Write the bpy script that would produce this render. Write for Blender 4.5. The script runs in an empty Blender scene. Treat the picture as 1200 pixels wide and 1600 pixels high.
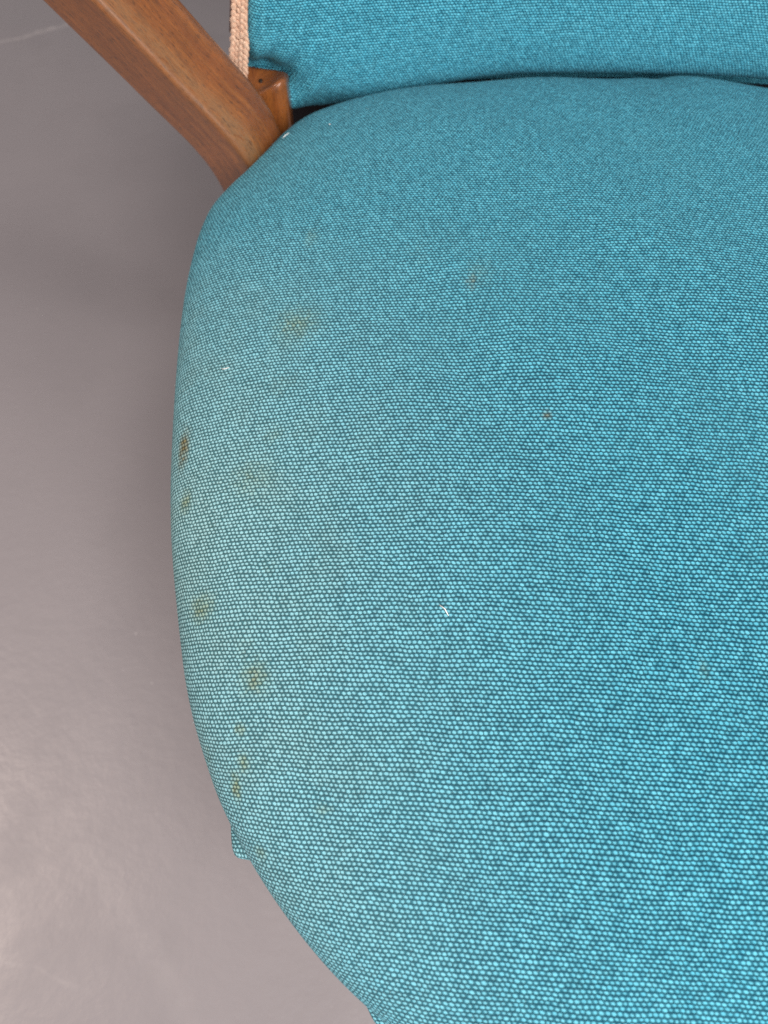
import bpy, bmesh, math, random
import numpy as np
from mathutils import Vector, Matrix
R = math.radians
random.seed(7)
S = bpy.context.scene
COL = S.collection

# ------------------------------------------------------------------ camera
PITCH = 60.0                                   # degrees below the horizon
cam_d = bpy.data.cameras.new('camera')
cam = bpy.data.objects.new('camera', cam_d)
COL.objects.link(cam)
cam.location = (0.0, -0.18, 0.772)
cam.rotation_euler = (R(90 - PITCH), 0, 0)
cam_d.sensor_fit = 'HORIZONTAL'
cam_d.sensor_width = 36
cam_d.lens = 36
cam_d.clip_start = 0.01
cam_d.clip_end = 60
cam_d.dof.use_dof = True
cam_d.dof.focus_distance = 0.36
cam_d.dof.aperture_fstop = 13
S.camera = cam

# ------------------------------------------------------------------ light
W = bpy.data.worlds.new('World')
S.world = W
W.use_nodes = True
bg = W.node_tree.nodes['Background']
bg.inputs[0].default_value = (0.90, 0.95, 1.0, 1)
bg.inputs[1].default_value = 0.30

def area(name, loc, target, size, size_y, power, color):
    d = bpy.data.lights.new(name, 'AREA')
    d.shape = 'RECTANGLE'; d.size = size; d.size_y = size_y
    d.energy = power; d.color = color
    o = bpy.data.objects.new(name, d)
    COL.objects.link(o)
    o.location = loc
    o.rotation_euler = (Vector(target) - Vector(loc)).to_track_quat('-Z', 'Y').to_euler()
    return o

area('window_light', (0.85, -1.95, 1.65), (0, 0.1, 0.35), 1.3, 1.2, 76, (1.0, 0.97, 0.94))
area('ceiling_light', (-1.75, 0.05, 2.5), (-0.5, 0, 0.0), 0.50, 0.42, 40, (1.0, 0.80, 0.69))
area('ceiling_light', (0.75, -0.85, 2.45), (0, 0.1, 0.4), 0.45, 0.45, 24, (1.0, 0.95, 0.90))

S.view_settings.view_transform = 'Standard'
S.view_settings.look = 'None'
S.view_settings.exposure = 0.0
S.view_settings.gamma = 1.0
S.view_settings.use_curve_mapping = False
S.cycles.use_denoising = False
S.cycles.max_bounces = 8

# ------------------------------------------------------------------ helpers
class G:
    """small shader graph builder"""
    def __init__(s, name):
        s.m = bpy.data.materials.new(name); s.m.use_nodes = True
        s.t = s.m.node_tree; s.n = s.t.nodes; s.n.clear()
        s.out = s.n.new('ShaderNodeOutputMaterial')
        s.p = s.n.new('ShaderNodeBsdfPrincipled')
        s.t.links.new(s.p.outputs[0], s.out.inputs[0])
    def put(s, sock, v):
        if isinstance(v, bpy.types.NodeSocket): s.t.links.new(v, sock)
        elif v is not None:
            if isinstance(v, (tuple, list)) and len(v) == 3 and len(getattr(sock, 'default_value', (0,))) == 4: v = (*v, 1)
            sock.default_value = v
    def M(s, op, a, b=None, c=None, clamp=False):
        n = s.n.new('ShaderNodeMath'); n.operation = op; n.use_clamp = clamp
        for i, v in enumerate((a, b, c)):
            if v is not None: s.put(n.inputs[i], v)
        return n.outputs[0]
    def add(s, a, b): return s.M('ADD', a, b)
    def sub(s, a, b): return s.M('SUBTRACT', a, b)
    def mul(s, a, b): return s.M('MULTIPLY', a, b)
    def smooth(s, x, lo, hi, t0=0.0, t1=1.0):
        n = s.n.new('ShaderNodeMapRange'); n.interpolation_type = 'SMOOTHSTEP'
        s.put(n.inputs[0], x)
        for i, v in enumerate((lo, hi, t0, t1)): n.inputs[i + 1].default_value = v
        return n.outputs[0]
    def mix(s, f, a, b, mode='MIX'):
        n = s.n.new('ShaderNodeMix'); n.data_type = 'RGBA'; n.blend_type = mode
        s.put(n.inputs[0], f); s.put(n.inputs[6], a); s.put(n.inputs[7], b)
        return n.outputs[2]
    def noise(s, vec, scale, detail=2, rough=0.5, color=False, dim='3D'):
        n = s.n.new('ShaderNodeTexNoise'); n.noise_dimensions = dim
        if vec is not None: s.put(n.inputs['Vector'], vec)
        n.inputs['Scale'].default_value = scale; n.inputs['Detail'].default_value = detail
        n.inputs['Roughness'].default_value = rough
        return n.outputs['Color'] if color else n.outputs[0]
    def white(s, vec, color=False):
        n = s.n.new('ShaderNodeTexWhiteNoise'); n.noise_dimensions = '3D'
        s.put(n.inputs['Vector'], vec)
        return n.outputs['Color'] if color else n.outputs['Value']
    def comb(s, x, y, z=0.0):
        n = s.n.new('ShaderNodeCombineXYZ')
        for i, v in enumerate((x, y, z)): s.put(n.inputs[i], v)
        return n.outputs[0]
    def sep(s, v):
        n = s.n.new('ShaderNodeSeparateXYZ'); s.put(n.inputs[0], v)
        return n.outputs
    def scalev(s, v, k):
        n = s.n.new('ShaderNodeVectorMath'); n.operation = 'MULTIPLY'
        s.put(n.inputs[0], v); n.inputs[1].default_value = k
        return n.outputs[0]
    def coord(s, which='Object'):
        return s.n.new('ShaderNodeTexCoord').outputs[which]
    def uv(s):
        n = s.n.new('ShaderNodeUVMap'); n.uv_map = 'UVMap'; return n.outputs[0]
    def attr(s, name):
        n = s.n.new('ShaderNodeAttribute'); n.attribute_name = name; return n
    def bump(s, h, strength, dist, normal=None):
        n = s.n.new('ShaderNodeBump'); n.inputs['Strength'].default_value = strength
        n.inputs['Distance'].default_value = dist
        s.put(n.inputs['Height'], h)
        if normal is not None: s.put(n.inputs['Normal'], normal)
        return n.outputs[0]
    def set(s, **k):
        for a, v in k.items(): s.put(s.p.inputs[a.replace('_', ' ')], v)

def tag(o, label=None, cat=None, group=None, kind=None):
    for k, v in (('label', label), ('category', cat), ('group', group), ('kind', kind)):
        if v: o[k] = v
    return o

def link(name, me, mat, parent=None):
    o = bpy.data.objects.new(name, me); COL.objects.link(o)
    if mat: me.materials.append(mat)
    if parent: o.parent = parent
    return o

def grid_mesh(name, P, UV, mat, parent=None, wrap=False, attrs=None):
    """P: (a, b, 3) grid of points -> one smooth mesh; wrap closes the first axis"""
    a, b, _ = P.shape
    me = bpy.data.meshes.new(name)
    ai = np.arange(a if wrap else a - 1)
    i0 = (ai[:, None] * b + np.arange(b - 1)[None, :]).ravel()
    i1 = (((ai + 1) % a)[:, None] * b + np.arange(b - 1)[None, :]).ravel()
    F = np.stack([i0, i1, i1 + 1, i0 + 1], 1).astype(np.int32)
    me.vertices.add(a * b); me.vertices.foreach_set('co', P.reshape(-1).astype(np.float32))
    me.loops.add(F.size); me.loops.foreach_set('vertex_index', F.ravel())
    me.polygons.add(len(F)); me.polygons.foreach_set('loop_start', np.arange(0, F.size, 4, dtype=np.int32))
    me.update(calc_edges=True)
    me.polygons.foreach_set('use_smooth', np.ones(len(F), bool))
    if UV is not None:
        l = me.uv_layers.new(name='UVMap')
        l.data.foreach_set('uv', UV.reshape(-1, 2)[F.ravel()].ravel().astype(np.float32))
    for k, v in (attrs or {}).items():
        at = me.attributes.new(k, 'FLOAT', 'POINT'); at.data.foreach_set('value', v.ravel().astype(np.float32))
    me.validate()
    return link(name, me, mat, parent)

def catmull(vals, t):
    """periodic Catmull-Rom through vals at t in [0,1)"""
    vals = np.asarray(vals, float); n = len(vals)
    x = (np.asarray(t) % 1.0) * n
    i = np.floor(x).astype(int); f = x - i
    a, b, c, d = vals[(i - 1) % n], vals[i % n], vals[(i + 1) % n], vals[(i + 2) % n]
    return b + 0.5 * f * (c - a + f * (2 * a - 5 * b + 4 * c - d + f * (3 * (b - c) + d - a)))

# ------------------------------------------------------------------ materials
P_U, P_V = 0.00216, 0.00210          # yarn pitch of the cloth

def make_fabric(name, stains):
    g = G(name)
    uv = g.uv()
    # low, lazy waviness of the yarns, plus small local jitter
    w1 = g.sep(g.noise(uv, 24.0, 2, 0.5, color=True))
    w2 = g.sep(g.noise(uv, 210.0, 1, 0.5, color=True))
    u, v, _ = g.sep(uv)
    u = g.add(u, g.add(g.mul(g.sub(w1[0], 0.5), 0.0045), g.mul(g.sub(w2[0], 0.5), 0.0008)))
    v = g.add(v, g.add(g.mul(g.sub(w1[1], 0.5), 0.0045), g.mul(g.sub(w2[1], 0.5), 0.0007)))
    a = g.M('DIVIDE', u, P_U)
    b = g.M('DIVIDE', v, P_V)
    # the single float a shader point belongs to
    row = g.M('ROUND', b)
    odd = g.M('MODULO', g.M('ABSOLUTE', row), 2.0)
    colm = g.M('ROUND', g.sub(a, g.mul(odd, 0.5)))
    cell = g.comb(colm, row, 0.0)
    rnd = g.sep(g.white(cell, color=True))
    # each float is a small rounded pillow of yarn, slightly slanted by the twist
    dv = g.add(g.sub(b, row), g.mul(g.sub(rnd[1], 0.5), 0.15))
    du = g.add(g.sub(g.sub(a, g.mul(odd, 0.5)), colm), g.mul(g.sub(rnd[2], 0.5), 0.16))
    du = g.add(du, g.mul(dv, 0.16))
    rr = g.M('SQRT', g.add(g.mul(g.mul(du, du), 4.3), g.mul(g.mul(dv, dv), 4.0)))
    thick = g.mul(g.sub(rnd[0], 0.5), 0.20)
    fibre = g.noise(g.scalev(uv, (1500.0, 2200.0, 1.0)), 1.0, 2, 0.6)
    f = g.add(g.add(g.sub(1.0, rr), thick), g.mul(g.sub(fibre, 0.5), 0.62))
    h = g.smooth(f, -0.04, 0.52)
    # the crossing yarn shows as a middle tone between floats, the holes between rows are darkest
    mid = g.smooth(g.add(g.M('ABSOLUTE', dv), g.mul(g.sub(fibre, 0.5), 0.30)), 0.18, 0.46, 1.0, 0.0)
    K = 1.0 if stains else 1.22
    tone = lambda *c: tuple(k * K for k in c)
    light_c = g.mix(rnd[1], tone(0.076, 0.372, 0.496), tone(0.116, 0.448, 0.568))
    mid_c = g.mix(rnd[0], tone(0.014, 0.118, 0.176), tone(0.024, 0.156, 0.218))
    dark_c = g.mix(rnd[2], tone(0.005, 0.056, 0.096), tone(0.011, 0.084, 0.130))
    col = g.mix(h, g.mix(mid, dark_c, mid_c), light_c)
    weft = g.noise(g.comb(g.mul(u, 45.0), g.mul(v, 330.0)), 1.0, 2, 0.6)
    warp = g.noise(g.comb(g.mul(u, 360.0), g.mul(v, 40.0), 7.0), 1.0, 2, 0.6)
    val = g.add(0.92, g.mul(rnd[0], 0.16))
    val = g.add(val, g.add(g.mul(g.sub(weft, 0.5), 0.34), g.mul(g.sub(warp, 0.5), 0.20)))
    col = g.mix(1.0, col, g.comb(val, val, val), 'MULTIPLY')
    height = g.add(g.mul(h, 0.75), g.mul(mid, 0.25))
    # slow variation of the dye and greyish soiling
    big = g.noise(uv, 9.0, 3, 0.55)
    col = g.mix(g.smooth(big, 0.42, 0.72, 0.0, 0.14), col, (0.060, 0.215, 0.265))
    mott = g.noise(uv, 55.0, 3, 0.6)
    col = g.mix(g.smooth(mott, 0.52, 0.78, 0.0, 0.07), col, (0.035, 0.150, 0.195))
    if stains:
        s = g.attr('stain').outputs['Fac']
        d = g.attr('stain_brown').outputs['Fac']
        w = g.attr('wear').outputs['Fac']
        n = g.noise(uv, 260.0, 4, 0.72)
        col = g.mix(g.M('MULTIPLY', w, 0.85, clamp=True), col, g.mix(h, (0.070, 0.170, 0.178), (0.385, 0.610, 0.620)))
        gr = g.mul(g.smooth(g.noise(uv, 30.0, 4, 0.6), 0.40, 0.68), g.smooth(w, 0.05, 0.55))
        col = g.mix(g.mul(gr, 0.15), col, g.mix(h, (0.065, 0.120, 0.100), (0.300, 0.400, 0.330)))
        sa = g.smooth(g.add(s, g.mul(g.sub(n, 0.5), 0.75)), 0.06, 1.0, 0.0, 0.62)
        yel = g.mix(h, (0.060, 0.095, 0.050), (0.285, 0.335, 0.165))
        soak = g.add(0.62, g.mul(rnd[2], 0.66))
        col = g.mix(g.M('MULTIPLY', sa, soak, clamp=True), col, yel)
        da = g.smooth(g.add(d, g.mul(g.sub(n, 0.5), 0.8)), 0.12, 1.0, 0.0, 0.80)
        bro = g.mix(h, (0.065, 0.056, 0.024), (0.235, 0.205, 0.100))
        col = g.mix(g.M('MULTIPLY', da, soak, clamp=True), col, bro)
    g.set(Base_Color=col, Roughness=0.92, Sheen_Weight=0.04, Sheen_Roughness=0.45)
    g.p.inputs['Sheen Tint'].default_value = (0.85, 0.95, 0.95, 1)
    g.p.inputs['Specular IOR Level'].default_value = 0.12
    g.put(g.p.inputs['Normal'], g.bump(height, 0.75, 0.0009))
    return g.m

M_SEAT = make_fabric('teal_hopsack_worn', True)
M_BACK = make_fabric('teal_hopsack', False)

def make_wood():
    g = G('varnished_wood')
    uv = g.uv()                                  # u across, v along the grain (metres)
    warp = g.noise(uv, 18.0, 2, 0.5, color=True)
    wx, wy, _ = g.sep(warp)
    u, v, _ = g.sep(uv)
    u2 = g.add(u, g.mul(g.sub(wx, 0.5), 0.012))
    bands = g.noise(g.comb(g.mul(u2, 150.0), g.mul(v, 6.0)), 1.0, 3, 0.6)
    fine = g.noise(g.comb(g.mul(u2, 900.0), g.mul(v, 40.0)), 1.0, 2, 0.6)
    pores = g.noise(g.comb(g.mul(u2, 1500.0), g.mul(v, 190.0)), 1.0, 1, 0.5)
    blotch = g.noise(uv, 45.0, 3, 0.6)
    c = g.mix(g.smooth(bands, 0.2, 0.8), (0.165, 0.042, 0.010), (0.365, 0.118, 0.024))
    c = g.mix(g.smooth(blotch, 0.35, 0.75, 0.0, 0.7), c, (0.310, 0.092, 0.022))
    c = g.mix(g.smooth(fine, 0.35, 0.75, 0.5, 0.0), c, (0.100, 0.036, 0.014))
    c = g.mix(g.smooth(pores, 0.57, 0.70, 0.0, 0.70), c, (0.050, 0.020, 0.010))
    w = g.attr('wear').outputs['Fac']
    spots = g.noise(g.comb(g.mul(u2, 520.0), g.mul(v, 90.0)), 1.0, 4, 0.75)
    wm = g.mul(w, g.smooth(spots, 0.30, 0.62))
    wcol = g.mix(g.smooth(spots, 0.44, 0.66), (0.340, 0.185, 0.080), (0.095, 0.046, 0.022))
    c = g.mix(g.M('MULTIPLY', wm, 0.75, clamp=True), c, wcol)
    g.set(Base_Color=c, Roughness=g.add(0.32, g.mul(wm, 0.25)), Coat_Weight=0.6, Coat_Roughness=0.18)
    g.put(g.p.inputs['Normal'], g.bump(g.sub(g.mul(pores, -0.5), g.mul(spots, w)), 0.25, 0.0006))
    return g.m
M_WOOD = make_wood()

def make_floor():
    g = G('painted_grey_floor')
    c = g.coord('Object')
    n1 = g.noise(c, 2.2, 4, 0.55)
    n2 = g.noise(c, 14.0, 4, 0.6)
    n3 = g.noise(c, 150.0, 3, 0.65)
    col = g.mix(g.smooth(n1, 0.3, 0.7), (0.222, 0.200, 0.209), (0.252, 0.227, 0.236))
    col = g.mix(g.smooth(n2, 0.5, 0.75, 0.0, 0.25), col, (0.200, 0.181, 0.189))
    col = g.mix(g.smooth(n3, 0.66, 0.78, 0.0, 0.25), col, (0.40, 0.36, 0.355))
    # tiny pale specks and a few dark ones
    vo = g.n.new('ShaderNodeTexVoronoi'); vo.inputs['Scale'].default_value = 38.0; g.put(vo.inputs['Vector'], c)
    vr = g.sep(vo.outputs['Color'])
    sp = g.mul(g.smooth(vo.outputs['Distance'], 0.02, 0.055, 1.0, 0.0), g.M('GREATER_THAN', vr[0], 0.86))
    col = g.mix(g.mul(sp, 0.6), col, g.mix(g.M('GREATER_THAN', vr[1], 0.65), (0.55, 0.51, 0.50), (0.10, 0.09, 0.09)))
    # scuffs: long faint pale streaks
    x, y, _ = g.sep(c)
    def streak(ax, ay, bx, by, wd, amt, seed):
        nonlocal col
        dx, dy = bx - ax, by - ay; L = math.hypot(dx, dy); dx /= L; dy /= L
        wob = g.mul(g.sub(g.noise(g.add_vec(c, (seed, 0, 0)), 18.0, 2), 0.5), 0.03)
        px, py = g.sub(x, ax), g.sub(y, ay)
        al = g.add(g.mul(px, dx), g.mul(py, dy))
        ac = g.add(g.add(g.mul(px, -dy), g.mul(py, dx)), wob)
        m = g.mul(g.smooth(g.M('ABSOLUTE', ac), 0.0, wd, 1.0, 0.0),
                  g.mul(g.smooth(al, 0.0, L * 0.3), g.smooth(al, L * 0.7, L, 1.0, 0.0)))
        m = g.mul(m, g.smooth(g.noise(g.add_vec(c, (seed, 3, 0)), 60.0, 3, 0.7), 0.35, 0.65, 0.3, 1.0))
        col = g.mix(g.mul(m, abs(amt)), col, (0.52, 0.47, 0.46) if amt > 0 else (0.12, 0.11, 0.115))
    def add_vec(v, k):
        n = g.n.new('ShaderNodeVectorMath'); n.operation = 'ADD'
        g.put(n.inputs[0], v); n.inputs[1].default_value = k
        return n.outputs[0]
    g.add_vec = add_vec
    for s in FLOOR_STREAKS: streak(*s)
    g.set(Base_Color=col, Roughness=g.smooth(n2, 0.3, 0.7, 0.36, 0.46))
    g.p.inputs['Specular IOR Level'].default_value = 0.5
    peel = g.noise(c, 85.0, 3, 0.55)
    soft = g.noise(c, 9.0, 2, 0.5)
    nb = g.bump(peel, 0.13, 0.003)
    g.put(g.p.inputs['Normal'], g.bump(soft, 0.05, 0.01, nb))
    return g.m
FLOOR_STREAKS = [(-0.385, -0.045, -0.365, -0.085, 0.012, -0.35, 6.0), (-0.56, 0.42, -0.43, 0.22, 0.003, 0.30, 7.0), (-0.30, 0.08, -0.27, 0.055, 0.002, 0.08, 8.0), (-0.36, -0.18, -0.24, -0.215, 0.003, 0.10, 9.0),
                 (-0.86, 1.135, -0.50, 1.345, 0.009, 0.45, 1.0), (-0.75, 0.62, -0.45, 0.30, 0.006, 0.16, 2.0),
                 (-0.34, -0.02, -0.12, -0.28, 0.016, 0.07, 3.0), (-0.50, -0.22, -0.05, -0.30, 0.012, 0.06, 4.0),
                 (-0.55, 0.15, -0.40, 0.02, 0.012, 0.18, 5.0)]
M_FLOOR = make_floor()

def make_braid():
    g = G('peach_gimp_braid')
    c = g.coord('Object')
    n = g.noise(c, 700.0, 3, 0.7); n2 = g.noise(c, 90.0, 2)
    col = g.mix(g.smooth(n, 0.35, 0.7), (0.62, 0.36, 0.24), (0.80, 0.58, 0.43))
    col = g.mix(g.smooth(n2, 0.45, 0.75, 0, 0.35), col, (0.50, 0.24, 0.15))
    g.set(Base_Color=col, Roughness=0.9, Sheen_Weight=0.15)
    g.put(g.p.inputs['Normal'], g.bump(n, 0.8, 0.001))
    return g.m
M_BRAID = make_braid()

def make_lint():
    g = G('white_lint')
    n = g.noise(g.coord('Object'), 3000.0, 2)
    g.set(Base_Color=g.mix(n, (0.78, 0.77, 0.74), (0.9, 0.89, 0.87)), Roughness=0.8)
    return g.m
M_LINT = make_lint()

def make_metal():
    g = G('dark_screw_head')
    n = g.noise(g.coord('Object'), 900.0, 2)
    g.set(Base_Color=g.mix(n, (0.03, 0.02, 0.016), (0.06, 0.045, 0.035)), Roughness=0.5, Metallic=0.6)
    return g.m
M_SCREW = make_metal()

# ------------------------------------------------------------------ the setting
fl = np.zeros((2, 2, 3)); fl[0, 0] = (-4, -4, 0); fl[1, 0] = (4, -4, 0); fl[1, 1] = (4, 4, 0); fl[0, 1] = (-4, 4, 0)
floor = grid_mesh('floor', fl, None, M_FLOOR)
tag(floor, 'smooth painted grey floor with a soft sheen and faint scuffs', 'floor', kind='structure')

# ------------------------------------------------------------------ armchair
chair = bpy.data.objects.new('armchair', None); COL.objects.link(chair)
tag(chair, 'worn teal upholstered armchair with a varnished wooden arm', 'armchair')

# PADGEO begin
PAD_C = (0.155, 0.075)
PAD_ZE = 0.418            # height of the widest line of the pad
PAD_H = 0.060             # crown above it
PAD_L = 0.050             # underside below it
PAD_N = 2.25
def pad_default(n=96):
    th = np.arange(n) / n * 2 * np.pi
    hx, hy, k = 0.262, 0.285, 3.2
    return (np.abs(np.cos(th) / hx) ** k + np.abs(np.sin(th) / hy) ** k) ** (-1 / k)
def pad_surface(th, ph, out):
    """th: angle (n,), ph: 0 crown .. 1 widest line .. 2 underside -> points (n, m, 3)"""
    r = catmull(out, th / (2 * np.pi))
    e = 2.0 / PAD_N
    ang = ph * np.pi / 2
    rho = np.where(ph <= 1, np.abs(np.sin(np.minimum(ang, np.pi / 2))) ** e, np.abs(np.sin(ang)) ** 0.8)
    z = np.where(ph <= 1, PAD_H * np.abs(np.cos(np.minimum(ang, np.pi / 2))) ** e, -PAD_L * np.abs(np.cos(ang)) ** 0.75)
    P = np.empty((len(th), len(ph), 3))
    P[..., 0] = PAD_C[0] + r[:, None] * np.cos(th)[:, None] * rho[None, :]
    P[..., 1] = PAD_C[1] + r[:, None] * np.sin(th)[:, None] * rho[None, :]
    P[..., 2] = PAD_ZE + z[None, :]
    return P
# PADGEO end
OUT = [0.2754, 0.2777, 0.2810, 0.2854, 0.2907, 0.2970, 0.3039, 0.3112, 0.3183, 0.3248, 0.3307, 0.3358, 0.3403, 0.3440, 0.3461, 0.3462, 0.3446, 0.3408, 0.3355, 0.3342, 0.3347, 0.3331, 0.3284, 0.3244, 0.3232, 0.3246, 0.3268, 0.3287, 0.3310, 0.3345, 0.3386, 0.3427, 0.3469, 0.3507, 0.3521, 0.3474, 0.3400, 0.3349, 0.3320, 0.3279, 0.3200, 0.3111, 0.3029, 0.2955, 0.2890, 0.2835, 0.2791, 0.2758, 0.2736, 0.2724, 0.2722, 0.2727, 0.2740, 0.2758, 0.2784, 0.2821, 0.2867, 0.2913, 0.2957, 0.3004, 0.3042, 0.3079, 0.3114, 0.3146, 0.3172, 0.3193, 0.3202, 0.3188, 0.3176, 0.3110, 0.3040, 0.3007, 0.3004, 0.3023, 0.3059, 0.3100, 0.3137, 0.3163, 0.3175, 0.3173, 0.3159, 0.3137, 0.3108, 0.3074, 0.3037, 0.2998, 0.2956, 0.2913, 0.2871, 0.2832, 0.2798, 0.2772, 0.2752, 0.2740, 0.2736, 0.2740]
FOLDS = [(224.5, 2.2, 1.4, 0.0098), (240.6, 1.6, 3.5, 0.0072)]     # tucked corner pleats: angle, spread before, after, bulge

def build_pad():
    n, m = 1100, 340
    # finer where the cloth is seen, coarser on the hidden right half
    k = np.arange(n) / n
    th = 2 * np.pi * k
    ph = np.concatenate([np.linspace(0.0, 1.0, 230), np.linspace(1.0, 1.98, 111)[1:]])
    P = pad_surface(th, ph, OUT)
    # pleats: bulges of the underside at the front corner
    deg = np.degrees(th)
    for a0, s0, s1, A in FOLDS:
        d = (deg - a0 + 180) % 360 - 180
        g = np.where(d < 0, np.exp(-(d / s0) ** 2), np.exp(-(d / s1) ** 2))
        w = np.clip((ph - 1.0) / 0.13, 0, 1); w = w * w * (3 - 2 * w) * np.clip((1.65 - ph) / 0.4, 0, 1)
        off = A * g[:, None] * (w - 0.5 * np.exp(-((ph - 1.03) / 0.025) ** 2))[None, :]
        P[..., 0] += off * np.cos(th)[:, None]; P[..., 1] += off * np.sin(th)[:, None]
    # gentle lumps of the stuffing
    x, y = P[..., 0], P[..., 1]
    top = np.clip(1.1 - ph, 0, 1)[None, :] ** 0.5
    P[..., 2] += top * (0.0016 * np.sin(x * 23 + 1.0) * np.cos(y * 19 + 0.4) + 0.0009 * np.sin(x * 51 + y * 37)
                        - 0.004 * np.exp(-((x - 0.205) / 0.010) ** 2 - ((y - 0.375) / 0.03) ** 2))
    # cloth coordinates: distance from the crown along each meridian
    seg = np.linalg.norm(np.diff(P, axis=1), axis=2)
    s = np.concatenate([np.zeros((len(th), 1)), np.cumsum(seg, 1)], 1)
    q = th + R(3.5)
    UV = np.stack([s * np.cos(q)[:, None], s * np.sin(q)[:, None]], -1)
    k = np.minimum(UV[..., 1] + 0.03, 0); UV[..., 1] -= 0.635 * k * k       # the cloth is drawn tighter towards the front
    st, sb = np.zeros(P.shape[:2]), np.zeros(P.shape[:2])
    for cx, cy, cz, ra, rb, kind, amt in STAINS:
        d2 = ((P[..., 0] - cx) ** 2 / (ra * ra) + (P[..., 2] - cz) ** 2 / (ra * ra) + (P[..., 1] - cy) ** 2 / (rb * rb))
        t = st if kind == 'y' else sb
        np.maximum(t, amt * np.exp(-0.55 * d2), out=t)
    # sun-bleached, rubbed left flank
    wear = np.clip((0.13 - P[..., 0]) / 0.24, 0, 1) ** 1.9 * np.clip(1.35 - ph, 0, 1)[None, :] ** 0.3 * 1.2 * (0.14 + 0.86 * np.clip((0.21 - P[..., 1]) / 0.20, 0, 1))
    return grid_mesh('seat_cushion', P, UV, M_SEAT, chair, wrap=True, attrs={'stain': st, 'stain_brown': sb, 'wear': wear})

STAINS = [
    (-0.1057, 0.0514, 0.4380, 0.0037, 0.0103, 'b', 1.00),
    (-0.1002, 0.0180, 0.4389, 0.0036, 0.0055, 'y', 0.80),
    (-0.0849, -0.0402, 0.4412, 0.0059, 0.0057, 'y', 0.90),
    (-0.0556, -0.0767, 0.4500, 0.0061, 0.0060, 'y', 0.75),
    (-0.0556, -0.0767, 0.4500, 0.0028, 0.0056, 'b', 0.45),
    (-0.0614, -0.0970, 0.4437, 0.0024, 0.0022, 'y', 0.90),
    (-0.0590, -0.1107, 0.4415, 0.0024, 0.0037, 'y', 0.80),
    (-0.0621, -0.1194, 0.4365, 0.0024, 0.0058, 'y', 1.00),
    (-0.0627, -0.1200, 0.4358, 0.0013, 0.0029, 'b', 0.50),
    (-0.0773, -0.1038, 0.4286, 0.0022, 0.0048, 'y', 0.45),
    (-0.0472, 0.1160, 0.4626, 0.0118, 0.0108, 'y', 0.60),
    (-0.0500, 0.1133, 0.4619, 0.0048, 0.0034, 'b', 0.25),
    (0.0473, 0.1359, 0.4747, 0.0031, 0.0063, 'b', 0.60),
    (0.0524, 0.1436, 0.4749, 0.0070, 0.0098, 'y', 0.35),
    (0.0783, 0.0450, 0.4762, 0.0025, 0.0028, 'b', 0.65),
    (-0.0645, 0.0223, 0.4557, 0.0119, 0.0098, 'y', 0.50),
    (-0.0556, 0.0459, 0.4591, 0.0058, 0.0045, 'y', 0.45),
    (-0.0425, 0.1836, 0.4635, 0.0045, 0.0078, 'y', 0.45),
    (0.1298, -0.0803, 0.4717, 0.0026, 0.0045, 'y', 0.45),
    (-0.0242, -0.1299, 0.4500, 0.0035, 0.0020, 'y', 0.50),
    (-0.0506, -0.1440, 0.4325, 0.0031, 0.0028, 'y', 0.55),
    (-0.0517, -0.0263, 0.4564, 0.0041, 0.0042, 'y', 0.35),
    (0.0203, 0.1620, 0.4723, 0.0072, 0.0167, 'y', 0.20),
    (-0.0612, -0.0622, 0.4500, 0.0056, 0.0086, 'y', 0.30),
    (0.0606, 0.0292, 0.4750, 0.0042, 0.0052, 'y', 0.20),
    (-0.0321, -0.0926, 0.4549, 0.0037, 0.0026, 'y', 0.25),
    (0.0487, -0.1399, 0.4611, 0.0048, 0.0051, 'y', 0.20),
    (-0.0526, 0.0758, 0.4606, 0.0099, 0.0082, 'y', 0.30),
]
seat = build_pad()

# loose fibre ends standing off the rubbed cloth
def build_fuzz(n=14000):
    rg = np.random.default_rng(3)
    th = R(95) + rg.random(n) * R(165)
    ph = np.clip(rg.normal(0.88, 0.14, n), 0.2, 1.35)
    me = seat.data
    co = np.empty(len(me.vertices) * 3, np.float32); me.vertices.foreach_get('co', co); co = co.reshape(1100, 340, 3)
    no = np.empty(len(me.vertices) * 3, np.float32); me.vertices.foreach_get('normal', no); no = no.reshape(1100, 340, 3)
    phs = np.concatenate([np.linspace(0.0, 1.0, 230), np.linspace(1.0, 1.98, 111)[1:]])
    i = (th / (2 * np.pi) * 1100).astype(int) % 1100
    j = np.clip(np.searchsorted(phs, ph), 0, 338)
    f = rg.random((n, 1)); p = co[i, j] * (1 - f) + co[i, j + 1] * f
    d = no[i, j] + rg.normal(0, 0.75, (n, 3)); d /= np.linalg.norm(d, axis=1)[:, None]
    sd = np.cross(d, rg.normal(0, 1, (n, 3))); sd /= np.linalg.norm(sd, axis=1)[:, None]
    L = rg.uniform(0.0004, 0.0015, (n, 1)); w = 0.00004
    b = d + rg.normal(0, 0.4, (n, 3))
    V = np.stack([p - sd * w - d * 0.0001, p + sd * w - d * 0.0001, p + d * L * 0.6 + sd * w, p + d * L * 0.6 - sd * w, p + d * L * 0.6 + b * L * 0.4], 1).reshape(-1, 3)
    me = bpy.data.meshes.new('fabric_fuzz')
    F = []
    for k in range(n): F += [(5 * k, 5 * k + 1, 5 * k + 2, 5 * k + 3), (5 * k + 3, 5 * k + 2, 5 * k + 4)]
    me.from_pydata(V.tolist(), [], F)
    g = G('pale_fibre')
    nz = g.noise(g.coord('Object'), 400.0, 2)
    g.set(Base_Color=g.mix(nz, (0.20, 0.42, 0.46), (0.50, 0.66, 0.66)), Roughness=0.9)
    o = link('fabric_fuzz', me, g.m, chair)
    return tag(o, kind='stuff')
build_fuzz()

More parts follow.
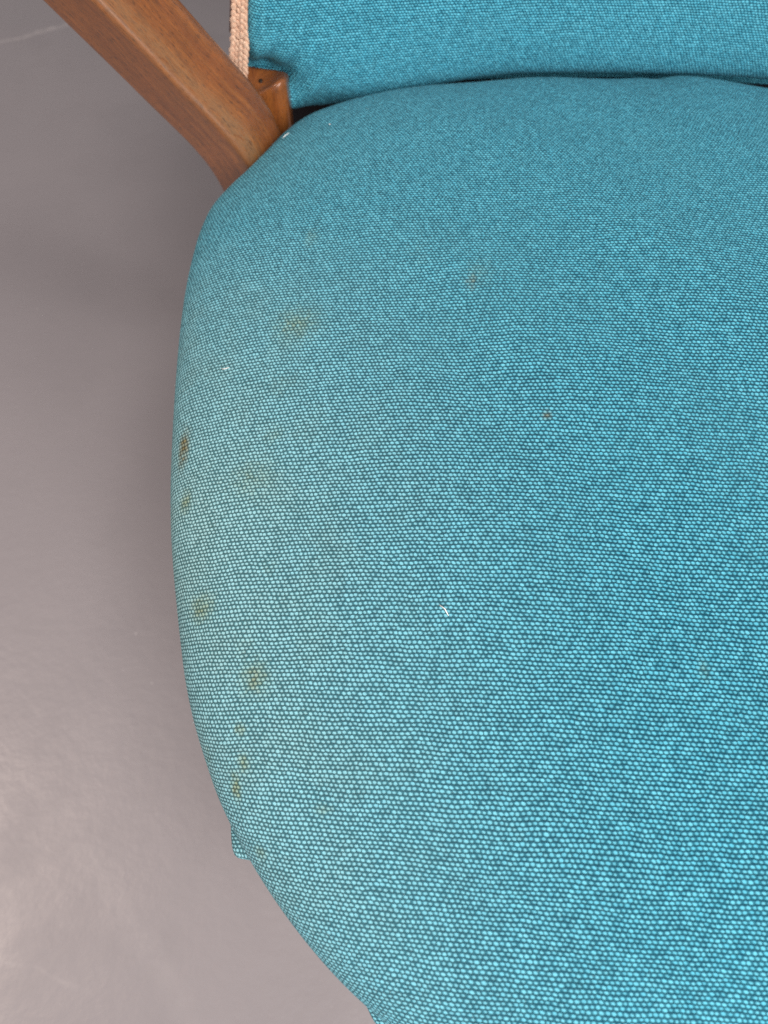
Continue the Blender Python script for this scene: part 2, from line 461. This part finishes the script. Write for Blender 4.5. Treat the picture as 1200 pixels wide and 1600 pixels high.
# ---- backrest
def edge_x(z): return -0.0998 + (z - 0.45) * 0.19
def back_y(x, z):
    y = 0.386 - 0.027 * ((x - 0.155) / 0.25) ** 2 + (z - 0.45) * 0.20
    sh = np.clip((x + 0.045) / 0.15, 0, 1); sh = 0.015 * sh * sh * (3 - 2 * sh)
    q = np.maximum(z - 0.410 - sh, -0.02)
    y += np.minimum(0.024 * np.exp(-q / 0.020) + 0.046 * np.exp(-q / 0.005), 0.062) - 0.005     # rolls under into the gap
    y -= 0.010 * np.exp(-((z - 0.53) / 0.05) ** 2)
    y += 0.005 * np.exp(-((x + 0.050) / 0.030) ** 2 - ((z - 0.426) / 0.013) ** 2)
    # cloth drawn in round the post
    dx, dz = x + 0.075, z - 0.452
    y += 0.030 * np.exp(-((x + 0.088) / 0.021) ** 2 - ((z - 0.447) / 0.015) ** 2)
    a = dx * 0.8 - dz * 0.6
    y += 0.0016 * np.sin(a * 420) * np.exp(-(dx / 0.035) ** 2 - (dz / 0.03) ** 2)
    return y
def build_back():
    zs = np.concatenate([np.linspace(0.410, 0.45, 70)[:-1], np.linspace(0.45, 0.70, 220)])
    fr = np.linspace(0, 1, 420)
    rows = []
    for side in ('front',):
        Z, T = np.meshgrid(zs, fr)
        xl = edge_x(Z); xr = 0.31 - xl
        X = xl + (xr - xl) * T
        Y = back_y(X, Z)
        e = np.minimum(X - xl, xr - X)
        Y += 0.012 * np.exp(-e / 0.004)                                   # rounded side edge
        Y += 0.03 * np.clip((Z - 0.68) / 0.02, 0, 1) ** 2
        P = np.stack([X, Y, Z], -1)
        UV = np.stack([X * 0.98, Z * 1.20], -1)
    # close it round the back
    Pb = P[::-1].copy(); Pb[..., 1] = 0.455 + (Pb[..., 2] - 0.45) * 0.20 - 0.031 * ((Pb[..., 0] - 0.155) / 0.25) ** 2
    UVb = UV[::-1].copy() + 1.0
    return grid_mesh('backrest', np.concatenate([P, Pb[::6]], 0), np.concatenate([UV, UVb[::6]], 0), M_BACK, chair, wrap=True)
back = build_back()

# ---- wooden pieces: swept rounded sections
def rounded_rect(w, h, rads, seg=5):
    """corners order: (0,0) (w,0) (w,h) (0,h); returns (k,2)"""
    c = [(0, 0, 180), (w, 0, 270), (w, h, 0), (0, h, 90)]
    pts = []
    for (x, y, a), r in zip(c, rads):
        cx = x + (r if x == 0 else -r); cy = y + (r if y == 0 else -r)
        for i in range(seg + 1):
            t = R(a + 90 * i / seg)
            pts.append((cx + r * math.cos(t), cy + r * math.sin(t)))
    out = []
    for p, q in zip(pts, pts[1:] + pts[:1]):
        k = max(1, int(math.hypot(q[0] - p[0], q[1] - p[1]) / 0.0025))
        out += [(p[0] + (q[0] - p[0]) * i / k, p[1] + (q[1] - p[1]) * i / k) for i in range(k)]
    return np.array(out)

def sweep(name, path, ex, ey, sec, mat, parent, scale=None, wear=None, sub=12, uvoff=0.0):
    """sweep the section along the path; ex, ey: constant section axes"""
    path = np.asarray(path, float)
    t = np.linspace(0, len(path) - 1, (len(path) - 1) * sub + 1)
    i = np.clip(np.floor(t).astype(int), 0, len(path) - 2); f = (t - i)[:, None]
    pp = np.vstack([2 * path[0] - path[1], path, 2 * path[-1] - path[-2]])
    a, b, c, d = pp[i], pp[i + 1], pp[i + 2], pp[i + 3]
    C = b + 0.5 * f * (c - a + f * (2 * a - 5 * b + 4 * c - d + f * (3 * (b - c) + d - a)))
    s = np.concatenate([[0], np.cumsum(np.linalg.norm(np.diff(C, axis=0), axis=1))])
    sc = np.ones(len(C)) if scale is None else np.interp(t, np.arange(len(path)), scale)
    sec = np.vstack([sec, sec[:1]])
    k = len(sec)
    per = np.concatenate([[0], np.cumsum(np.linalg.norm(np.diff(sec, axis=0), axis=1))])
    P = C[None] + sc[None, :, None] * (sec[:, 0][:, None, None] * np.asarray(ex)[None, None] + sec[:, 1][:, None, None] * np.asarray(ey)[None, None])
    UV = np.stack([np.broadcast_to(per[:, None], (k, len(C))), np.broadcast_to(s[None], (k, len(C)))], -1) + uvoff
    at = np.zeros((k, len(C)))
    if wear: at = wear(sec[:, 0][:, None], sec[:, 1][:, None], t[None]) + at
    o = grid_mesh(name, P, UV, mat, parent, attrs={'wear': at})
    bm = bmesh.new(); bm.from_mesh(o.data)
    bmesh.ops.remove_doubles(bm, verts=bm.verts, dist=1e-6)
    ed = [e for e in bm.edges if e.is_boundary]
    bmesh.ops.holes_fill(bm, edges=ed, sides=0)
    bmesh.ops.recalc_face_normals(bm, faces=bm.faces)
    bm.to_mesh(o.data); bm.free()
    return o

nA = np.array([-0.35, -0.877, -0.32]); nA /= np.linalg.norm(nA)
nB = np.array([0.765, -0.468, 0.442]); nB -= nA * nB.dot(nA); nB /= np.linalg.norm(nB)
ARM_T, ARM_W = 0.044, 0.047
# section: x runs along -nB (pale outer face), y along -nA (broad face)
sec = rounded_rect(ARM_T, ARM_W, (0.0045, 0.003, 0.008, 0.0085), 6)
ridge = [(-0.2435, 0.2913, 0.6504), (-0.2007, 0.2928, 0.5889), (-0.1650, 0.2940, 0.5376), (-0.1293, 0.2953, 0.4864), (-0.0950, 0.2954, 0.4345), (-0.0830, 0.2994, 0.3795), (-0.0790, 0.3054, 0.3145)]
def arm_wear(x, y, t):
    # rubbed band on the broad face beside the ridge, and on the ridge itself
    w = (0.75 + 0.45 * np.exp(-((t - 3.95) / 0.45) ** 2)) * np.exp(-((y - 0.0090) / 0.0065) ** 2) * (x < 0.006) + 0.35 * np.exp(-((x + y) / 0.006) ** 2)
    return np.clip(w, 0, 1)
arm = sweep('arm', ridge, -nB, -nA, sec, M_WOOD, chair, wear=arm_wear, sub=14)

# back post with a scooped top
def build_post():
    n = 26
    sec2 = rounded_rect(0.046, 0.026, (0.005, 0.009, 0.005, 0.004), 6)
    x0, y0 = -0.115, 0.350
    zs = np.concatenate([np.linspace(0.0, 0.40, 12), np.linspace(0.40, 0.447, 16)[1:]])
    rings = []
    for z in zs:
        taper = np.interp(z, [0, 0.38, 0.5], [0.62, 1.0, 1.0])
        c = sec2.mean(0)
        q = (sec2 - c) * taper + c
        lean = np.interp(z, [0, 0.40, 0.5], [0.06, 0.0, 0.0])
        rings.append(np.stack([x0 + q[:, 0], y0 + q[:, 1] + lean, np.full(len(q), z)], -1))
    c = sec2.mean(0)
    for k in (0.97, 0.88, 0.7, 0.5, 0.3, 0.1, 0.0):
        q = (sec2 - c) * k + c
        x, y = x0 + q[:, 0], y0 + q[:, 1]
        z = 0.447 + 0.002 * min(1, (1 - k) * 12)
        rings.append(np.stack([x, y, np.full(len(q), z)], -1))
    P = np.stack(rings, 1)
    # scoop of the top, highest along the back and at the right corner
    u = (P[..., 0] - x0) / 0.046; v = (P[..., 1] - y0) / 0.026
    topw = np.clip((P[..., 2] - 0.43) / 0.02, 0, 1)
    P[..., 2] += topw * (0.009 * np.clip(1 - u, 0, 1) * np.clip(v, 0, 1) + 0.012 * np.clip((u - 0.45) / 0.55, 0, 1) ** 1.5 * np.clip(1 - v, 0, 1) - 0.004 * np.exp(-((u - 0.55) / 0.25) ** 2 - ((v - 0.35) / 0.4) ** 2))
    s = np.linspace(0, 1, P.shape[1])
    UV = np.stack([np.linspace(0, 0.17, P.shape[0])[:, None].repeat(P.shape[1], 1), P[..., 2]], -1) + 3.0
    return grid_mesh('back_post', P, UV, M_WOOD, chair, wrap=True, attrs={'wear': np.zeros(P.shape[:2])})
post = build_post()

# back frame: the upright seen behind the braid
def box_path(name, a, b, w, h, off=0.0, rad=0.004, ex=(1, 0, 0), ey=(0, 1, 0), scale=None, sub=6):
    sc = rounded_rect(w, h, (rad,) * 4, 4) - np.array([w / 2, h / 2])
    return sweep(name, [a, b], np.array(ex, float), np.array(ey, float), sc, M_WOOD, chair, scale=scale, sub=sub, uvoff=off)
def back_edge(z, k=0.0): return (edge_x(z) + k, 0.386 - 0.027 * ((edge_x(z) - 0.155) / 0.25) ** 2 + (z - 0.45) * 0.2)
for s in (-1, 1):
    pts = []
    for z in (0.472, 0.69):
        x, y = back_edge(z)
        x = x + 0.001
        pts.append((x if s < 0 else 0.31 - x, y + 0.042, z))
    box_path('back_upright', pts[0], pts[1], 0.030, 0.046, 5.0 + s)

# braid along the left edge of the back
def build_braid():
    bm = bmesh.new()
    z = 0.446; k = 0
    while z < 0.66:
        ex, ey = back_edge(z)
        wid = 0.0115
        for j, tt in enumerate((0.12, 0.40, 0.66, 0.93)):
            x = ex + 0.0012 - wid * tt + random.uniform(-.0003, .0003)
            y = ey + 0.0025 + 0.007 * tt + random.uniform(-.0003, .0003)
            zz = z + (0.0019 if j % 2 else 0.0) + random.uniform(-.0003, .0003)
            r = (0.00215 if j in (0, 3) else 0.0019) * random.uniform(0.86, 1.1)
            mtx = Matrix.Translation((x, y, zz)) @ Matrix.Rotation(R(-30), 4, 'Z') @ Matrix.Rotation(R(random.uniform(20, 42) * (1 if j % 2 else -1)), 4, 'Y') @ Matrix.Diagonal((1.15, 0.5, 1.55, 1))
            bmesh.ops.create_icosphere(bm, subdivisions=2, radius=r, matrix=mtx)
        z += 0.0037
    # the tape that the loops are sewn on
    zs = np.linspace(0.440, 0.665, 40)
    prev = None
    for zq in zs:
        ex, ey = back_edge(zq)
        v = [bm.verts.new((ex + 0.0005, ey + 0.0040, zq)), bm.verts.new((ex - 0.0108, ey + 0.0105, zq)),
             bm.verts.new((ex - 0.0095, ey + 0.0120, zq)), bm.verts.new((ex + 0.0015, ey + 0.0058, zq))]
        if prev:
            for i in range(4): bm.faces.new((prev[i], prev[(i + 1) % 4], v[(i + 1) % 4], v[i]))
        else: bm.faces.new(v)
        prev = v
    bm.faces.new(prev[::-1])
    bmesh.ops.recalc_face_normals(bm, faces=bm.faces)
    for f in bm.faces: f.smooth = True
    me = bpy.data.meshes.new('gimp_braid'); bm.to_mesh(me); bm.free()
    return link('gimp_braid', me, M_BRAID, chair)
build_braid()

# ---- frame under the cushion and the other legs (hidden by the cushion from here)
for a, b in (((-0.02, -0.16, 0.365), (0.33, -0.16, 0.365)), ((-0.02, 0.33, 0.365), (0.33, 0.33, 0.365)),
             ((-0.04, -0.15, 0.365), (-0.04, 0.32, 0.365)), ((0.35, -0.15, 0.365), (0.35, 0.32, 0.365))):
    d = np.array(b) - np.array(a)
    if abs(d[0]) > abs(d[1]): box_path('seat_rail', a, b, 0.024, 0.05, 7.0, ex=(0, 1, 0), ey=(0, 0, 1))
    else: box_path('seat_rail', a, b, 0.024, 0.05, 8.0, ex=(1, 0, 0), ey=(0, 0, 1))
for x, y, lx, ly in ((-0.015, -0.125, 0.01, 0.0), (0.325, -0.125, -0.01, 0.0), (0.402, 0.37, 0.0, 0.06)):
    box_path('leg', (x, y, 0.385), (x + lx, y + ly, 0.0), 0.036, 0.036, 9.0 + x, scale=(1.0, 0.62))

def make_gap_shade():
    g = G('gap_shade_black')  # near-black colour stands in for the shade in the gap
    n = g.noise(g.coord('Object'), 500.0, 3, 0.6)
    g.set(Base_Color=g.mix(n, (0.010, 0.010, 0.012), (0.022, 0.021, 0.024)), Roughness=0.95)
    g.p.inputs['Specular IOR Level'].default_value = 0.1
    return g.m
gap_block = box_path('gap_shade_block', (-0.100, 0.452, 0.385), (0.378, 0.452, 0.385), 0.03, 0.08, 11.0, ex=(0, 1, 0), ey=(0, 0, 1))  # block added under the backrest to darken the gap beside the post
gap_block.data.materials.clear(); gap_block.data.materials.append(make_gap_shade())

# screw hole in the post top
bm = bmesh.new()
bmesh.ops.create_cone(bm, cap_ends=True, segments=16, radius1=0.0016, radius2=0.0013, depth=0.0014)
me = bpy.data.meshes.new('screw'); bm.to_mesh(me); bm.free()
sc = link('screw', me, M_SCREW, chair); sc.location = (-0.0885, 0.3640, 0.4492)

# ------------------------------------------------------------------ lint on the cloth
def lint(label, pts, r):
    bm = bmesh.new(); prev = None
    pts = [Vector(p) for p in pts]
    c = sum(pts, Vector()) / len(pts)
    for i, p in enumerate(pts):
        d = (pts[min(i + 1, len(pts) - 1)] - pts[max(i - 1, 0)]).normalized()
        q = d.to_track_quat('Z', 'Y')
        rr = r * (0.6 if i in (0, len(pts) - 1) else 1)
        ring = [bm.verts.new(p - c + q @ Vector((rr * math.cos(k * math.pi / 3), rr * math.sin(k * math.pi / 3), 0))) for k in range(6)]
        if prev:
            for k in range(6): bm.faces.new((prev[k], prev[(k + 1) % 6], ring[(k + 1) % 6], ring[k]))
        else: bm.faces.new(ring[::-1])
        prev = ring
    bm.faces.new(prev)
    for f in bm.faces: f.smooth = True
    me = bpy.data.meshes.new('lint_fibre'); bm.to_mesh(me); bm.free()
    o = link('lint_fibre', me, M_LINT); o.location = c
    return tag(o, label, 'lint', 'bits of white lint on the seat')
lint('short bright white lint fibre lying in the middle of the seat', [(0.0236, -0.0512, 0.4700), (0.0257, -0.0532, 0.4706), (0.0272, -0.0560, 0.4698)], 0.00030)
lint('thin curled white lint near the left edge of the seat', [(-0.0880, 0.0945, 0.4515), (-0.0862, 0.0932, 0.4526), (-0.0845, 0.0934, 0.4531), (-0.0832, 0.0940, 0.4530)], 0.00022)
lint('tiny white lint speck at the back corner of the seat', [(-0.0372, 0.3068, 0.4534), (-0.0366, 0.3062, 0.4537), (-0.0361, 0.3066, 0.4535)], 0.00028)
lint('pale lint fibre caught beside the wooden arm', [(-0.0700, 0.3085, 0.4420), (-0.0682, 0.3095, 0.4432), (-0.0655, 0.3112, 0.4440)], 0.00026)
